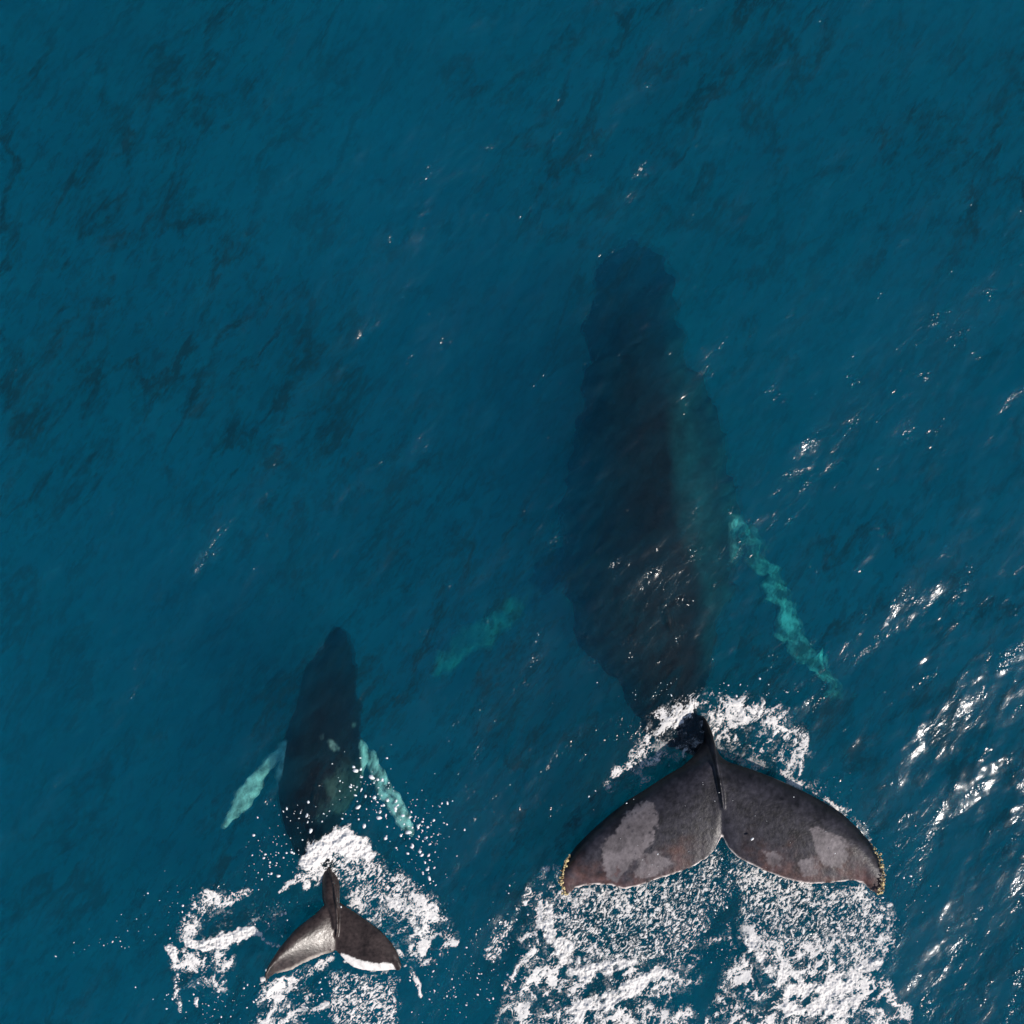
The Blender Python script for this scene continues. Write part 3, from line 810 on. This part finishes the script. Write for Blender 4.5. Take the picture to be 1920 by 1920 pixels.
foam_patch('foam', 'broad churned white wake on the water behind the right fluke of the large whale', (1305, 1570, 1760, 2120), [
    ('grain', [(1362, 1592), (1400, 1622), (1480, 1652), (1560, 1655), (1630, 1662), (1672, 1720), (1680, 1800), (1600, 1810), (1400, 1800), (1385, 1740), (1385, 1680)], 0.72),
    ('grain', [(1420, 1660, 46), (1470, 1700, 56), (1500, 1670, 36)], 1.0),
    ('lace', [(1600, 1670, 26), (1640, 1710, 26), (1655, 1770, 24)], 0.72),
    ('lace', [(1420, 1760, 40), (1500, 1790, 46), (1600, 1790, 44)], 0.72),
    ('lace', [(1390, 1830, 44), (1480, 1850, 60), (1580, 1840, 60), (1640, 1850, 34)], 0.84),
    ('solid', [(1400, 1760, 12), (1440, 1815, 16), (1480, 1850, 24), (1540, 1860, 26), (1600, 1825, 20), (1640, 1805, 12)], 0.82),
    ('solid', [(1480, 1890, 20), (1550, 1890, 24), (1600, 1880, 16)], 0.78),
    ('lace', [(1360, 1900, 36), (1480, 1940, 70), (1600, 1920, 60), (1660, 1920, 40)], 0.84),
    ('lace', [(1400, 2020, 90), (1660, 2030, 90)], 0.8),
    ('solid', [(1450, 1970, 26), (1600, 1980, 30)], 0.7),
    ('grain', [(1372, 1640, 14), (1366, 1680, 10)], 0.6), ('lace', [(1352, 1850, 8), (1375, 1845, 14)], 0.6), ('grain', [(1362, 1740, 12), (1372, 1790, 12)], 0.5),
    ('lace', [(1668, 1700, 12), (1672, 1740, 14), (1666, 1770, 8)], 0.75),
    ('lace', [(1662, 1860, 12), (1690, 1890, 16), (1700, 1910, 12)], 0.8),
], 300, ang=55)

foam_patch('foam', 'dense white splash at the tail stock of the calf spreading to its right', (500, 1530, 900, 1880), [
    ('solid', [(580, 1615, 16), (600, 1590, 26), (635, 1575, 28), (670, 1588, 26), (690, 1600, 14)], 1.2),
    ('solid', [(640, 1560, 14), (655, 1548, 8)], 0.7),
    ('grain', [(600, 1625, 34), (680, 1625, 40), (700, 1650, 36)], 0.95),
    ('lace', [(600, 1630, 16), (570, 1640, 12), (540, 1658, 8), (528, 1668, 4)], 0.9),
    ('grain', [(690, 1665, 40), (740, 1670, 40), (790, 1700, 34)], 0.92),
    ('lace', [(665, 1660, 26), (700, 1700, 30), (760, 1710, 34), (810, 1730, 30)], 0.78),
    ('solid', [(735, 1695, 10), (765, 1715, 14), (785, 1745, 10)], 0.6),
    ('lace', [(745, 1645, 12), (800, 1690, 20), (835, 1735, 20), (850, 1765, 12), (825, 1785, 12), (795, 1810, 8)], 0.92),
    ('lace', [(760, 1745, 22), (790, 1775, 26), (770, 1800, 14)], 0.72),
    ('lace', [(660, 1700, 12), (700, 1725, 10), (735, 1755, 8), (752, 1785, 7)], 0.72),
    ('lace', [(755, 1790, 8), (775, 1825, 7), (788, 1865, 4)], 0.85),
    ('lace', [(575, 1640, 10), (572, 1668, 5)], 0.8),
], 400, ang=50)

foam_patch('foam', 'white foam patch floating on the water left of the calf tail', (290, 1640, 560, 2000), [
    ('lace', [(470, 1668, 6), (430, 1680, 16), (400, 1680, 24), (375, 1710, 26), (355, 1745, 22)], 0.9),
    ('solid', [(355, 1762, 12), (385, 1768, 18), (420, 1760, 18), (455, 1748, 16), (480, 1745, 10)], 0.95),
    ('solid', [(325, 1775, 12), (332, 1795, 10)], 0.8),
    ('lace', [(345, 1800, 26), (400, 1800, 34), (430, 1800, 16)], 0.82),
    ('lace', [(370, 1830, 30), (410, 1840, 26)], 0.58),
    ('lace', [(334, 1820, 8), (332, 1860, 9), (338, 1895, 8)], 0.9),
    ('solid', [(337, 1878, 5), (339, 1892, 5)], 0.8),
    ('solid', [(371, 1868, 4), (372, 1880, 4)], 0.9),
    ('lace', [(485, 1745, 6), (505, 1765, 5), (522, 1775, 4)], 0.9),
    ('lace', [(405, 1840, 8), (412, 1870, 5)], 0.8),
    ('veil', [(400, 1720, 30), (470, 1720, 30), (520, 1740, 20)], 0.55),
    ('lace', [(470, 1720, 20), (520, 1700, 20), (530, 1740, 16)], 0.32),
], 500, ang=45)

foam_patch('foam', 'frothy white trail on the water directly behind the calf flukes', (460, 1775, 790, 2120), [
    ('lace', [(500, 1850, 14), (550, 1838, 14), (590, 1815, 14), (620, 1798, 10)], 0.95),
    ('solid', [(495, 1835, 8), (500, 1860, 8)], 0.6),
    ('lace', [(505, 1870, 24), (560, 1860, 30), (540, 1900, 36), (500, 1925, 30)], 0.8),
    ('solid', [(545, 1895, 8), (520, 1915, 12), (500, 1940, 14)], 0.6),
    ('grain', [(618, 1815), (660, 1825), (748, 1832), (746, 1930), (740, 2000), (700, 2000), (640, 1960), (612, 1890)], 0.9),
    ('solid', [(645, 1800, 5), (670, 1812, 6), (740, 1822, 4)], 0.5),
    ('lace', [(560, 1920, 14), (590, 1895, 10), (610, 1880, 6)], 0.7),
    ('lace', [(500, 1990, 60), (640, 2020, 60)], 0.7),
], 600, ang=42)

# ------------------------------------------------------------------ flying and floating drops
def drops(name, label, clusters, seed, zlow=0.0, zhigh=0.25):
    rd = random.Random(seed)
    bm = bmesh.new()
    for (x, y, sx, sy, n_, rmin, rmax) in clusters:
        for _ in range(n_):
            qx, qy = rd.gauss(x, sx), rd.gauss(y, sy)
            z = rd.uniform(zlow, zhigh)
            c = P(qx, qy, z)
            c[2] = max(z, float(water_z(c[0], c[1])[0]) + 0.004)
            r = rmin * 0.8 + (rmax * 1.15 - rmin) * rd.random() ** 3.5
            vs = bmesh.ops.create_icosphere(bm, subdivisions=1, radius=1)['verts']
            a = rd.uniform(0, math.pi); e = rd.uniform(1.0, 1.9)
            for v in vs:
                k = rd.uniform(0.75, 1.2)
                lx, ly, lz = v.co.x * r * e * k, v.co.y * r * k, v.co.z * r * 0.7
                v.co = Vector((c[0] + lx * math.cos(a) - ly * math.sin(a), c[1] + lx * math.sin(a) + ly * math.cos(a), c[2] + lz))
    me = bpy.data.meshes.new(name); bm.to_mesh(me); bm.free()
    me.polygons.foreach_set('use_smooth', np.ones(len(me.polygons), bool))
    finish(link_mesh(name, me, DROP), label, 'spray', kind='stuff')
m, n, l = mat_new('white_spray')
o_ = n.new('ShaderNodeOutputMaterial'); p_ = n.new('ShaderNodeBsdfPrincipled')
p_.inputs['Base Color'].default_value = (0.82, 0.82, 0.82, 1); p_.inputs['Roughness'].default_value = 0.35
l.new(p_.outputs[0], o_.inputs[0])
DROP = m
drops('spray', 'white water drops scattered around the calf and its right flipper', [
    (700, 1500, 50, 40, 60, .006, .022), (790, 1560, 36, 45, 110, .005, .022), (690, 1475, 22, 14, 22, .008, .03), (780, 1545, 12, 14, 18, .01, .034),
    (700, 1520, 20, 20, 14, .01, .03), (530, 1580, 30, 34, 45, .005, .02), (500, 1620, 22, 20, 26, .005, .02), (560, 1530, 26, 12, 14, .006, .02),
    (620, 1525, 40, 12, 18, .007, .024), (800, 1630, 30, 30, 40, .005, .016), (480, 1600, 14, 40, 16, .005, .014)], 21)
drops('spray', 'white water drops scattered over the water beside the calf wake', [
    (330, 1700, 30, 40, 30, .005, .016), (200, 1760, 40, 20, 24, .004, .014), (840, 1860, 40, 40, 60, .004, .014), (600, 1870, 30, 40, 50, .005, .014),
    (400, 1880, 50, 30, 70, .005, .016), (880, 1800, 20, 50, 30, .005, .013), (540, 1720, 36, 30, 40, .004, .014)], 22)
drops('spray', 'white water drops scattered around the flukes of the large whale', [
    (1350, 1300, 90, 12, 46, .004, .015), (1580, 1500, 30, 26, 20, .004, .013), (1355, 1650, 16, 50, 60, .004, .014), (1190, 1520, 40, 26, 14, .004, .014),
    (1700, 1650, 26, 60, 40, .004, .013), (960, 1800, 26, 60, 60, .005, .016), (1240, 1300, 40, 14, 12, .004, .012), (1355, 1780, 20, 50, 26, .004, .012)], 23)
drops('spray', 'tiny white water drops lying on the raised flukes of the large whale', [
    (1411, 1575, 1, 1, 1, .016, .018), (1180, 1560, 70, 50, 8, .004, .009), (1500, 1570, 70, 40, 10, .004, .009), (1330, 1490, 10, 30, 6, .004, .009), (1220, 1620, 30, 12, 5, .005, .010)], 24, 0.47, 0.475)
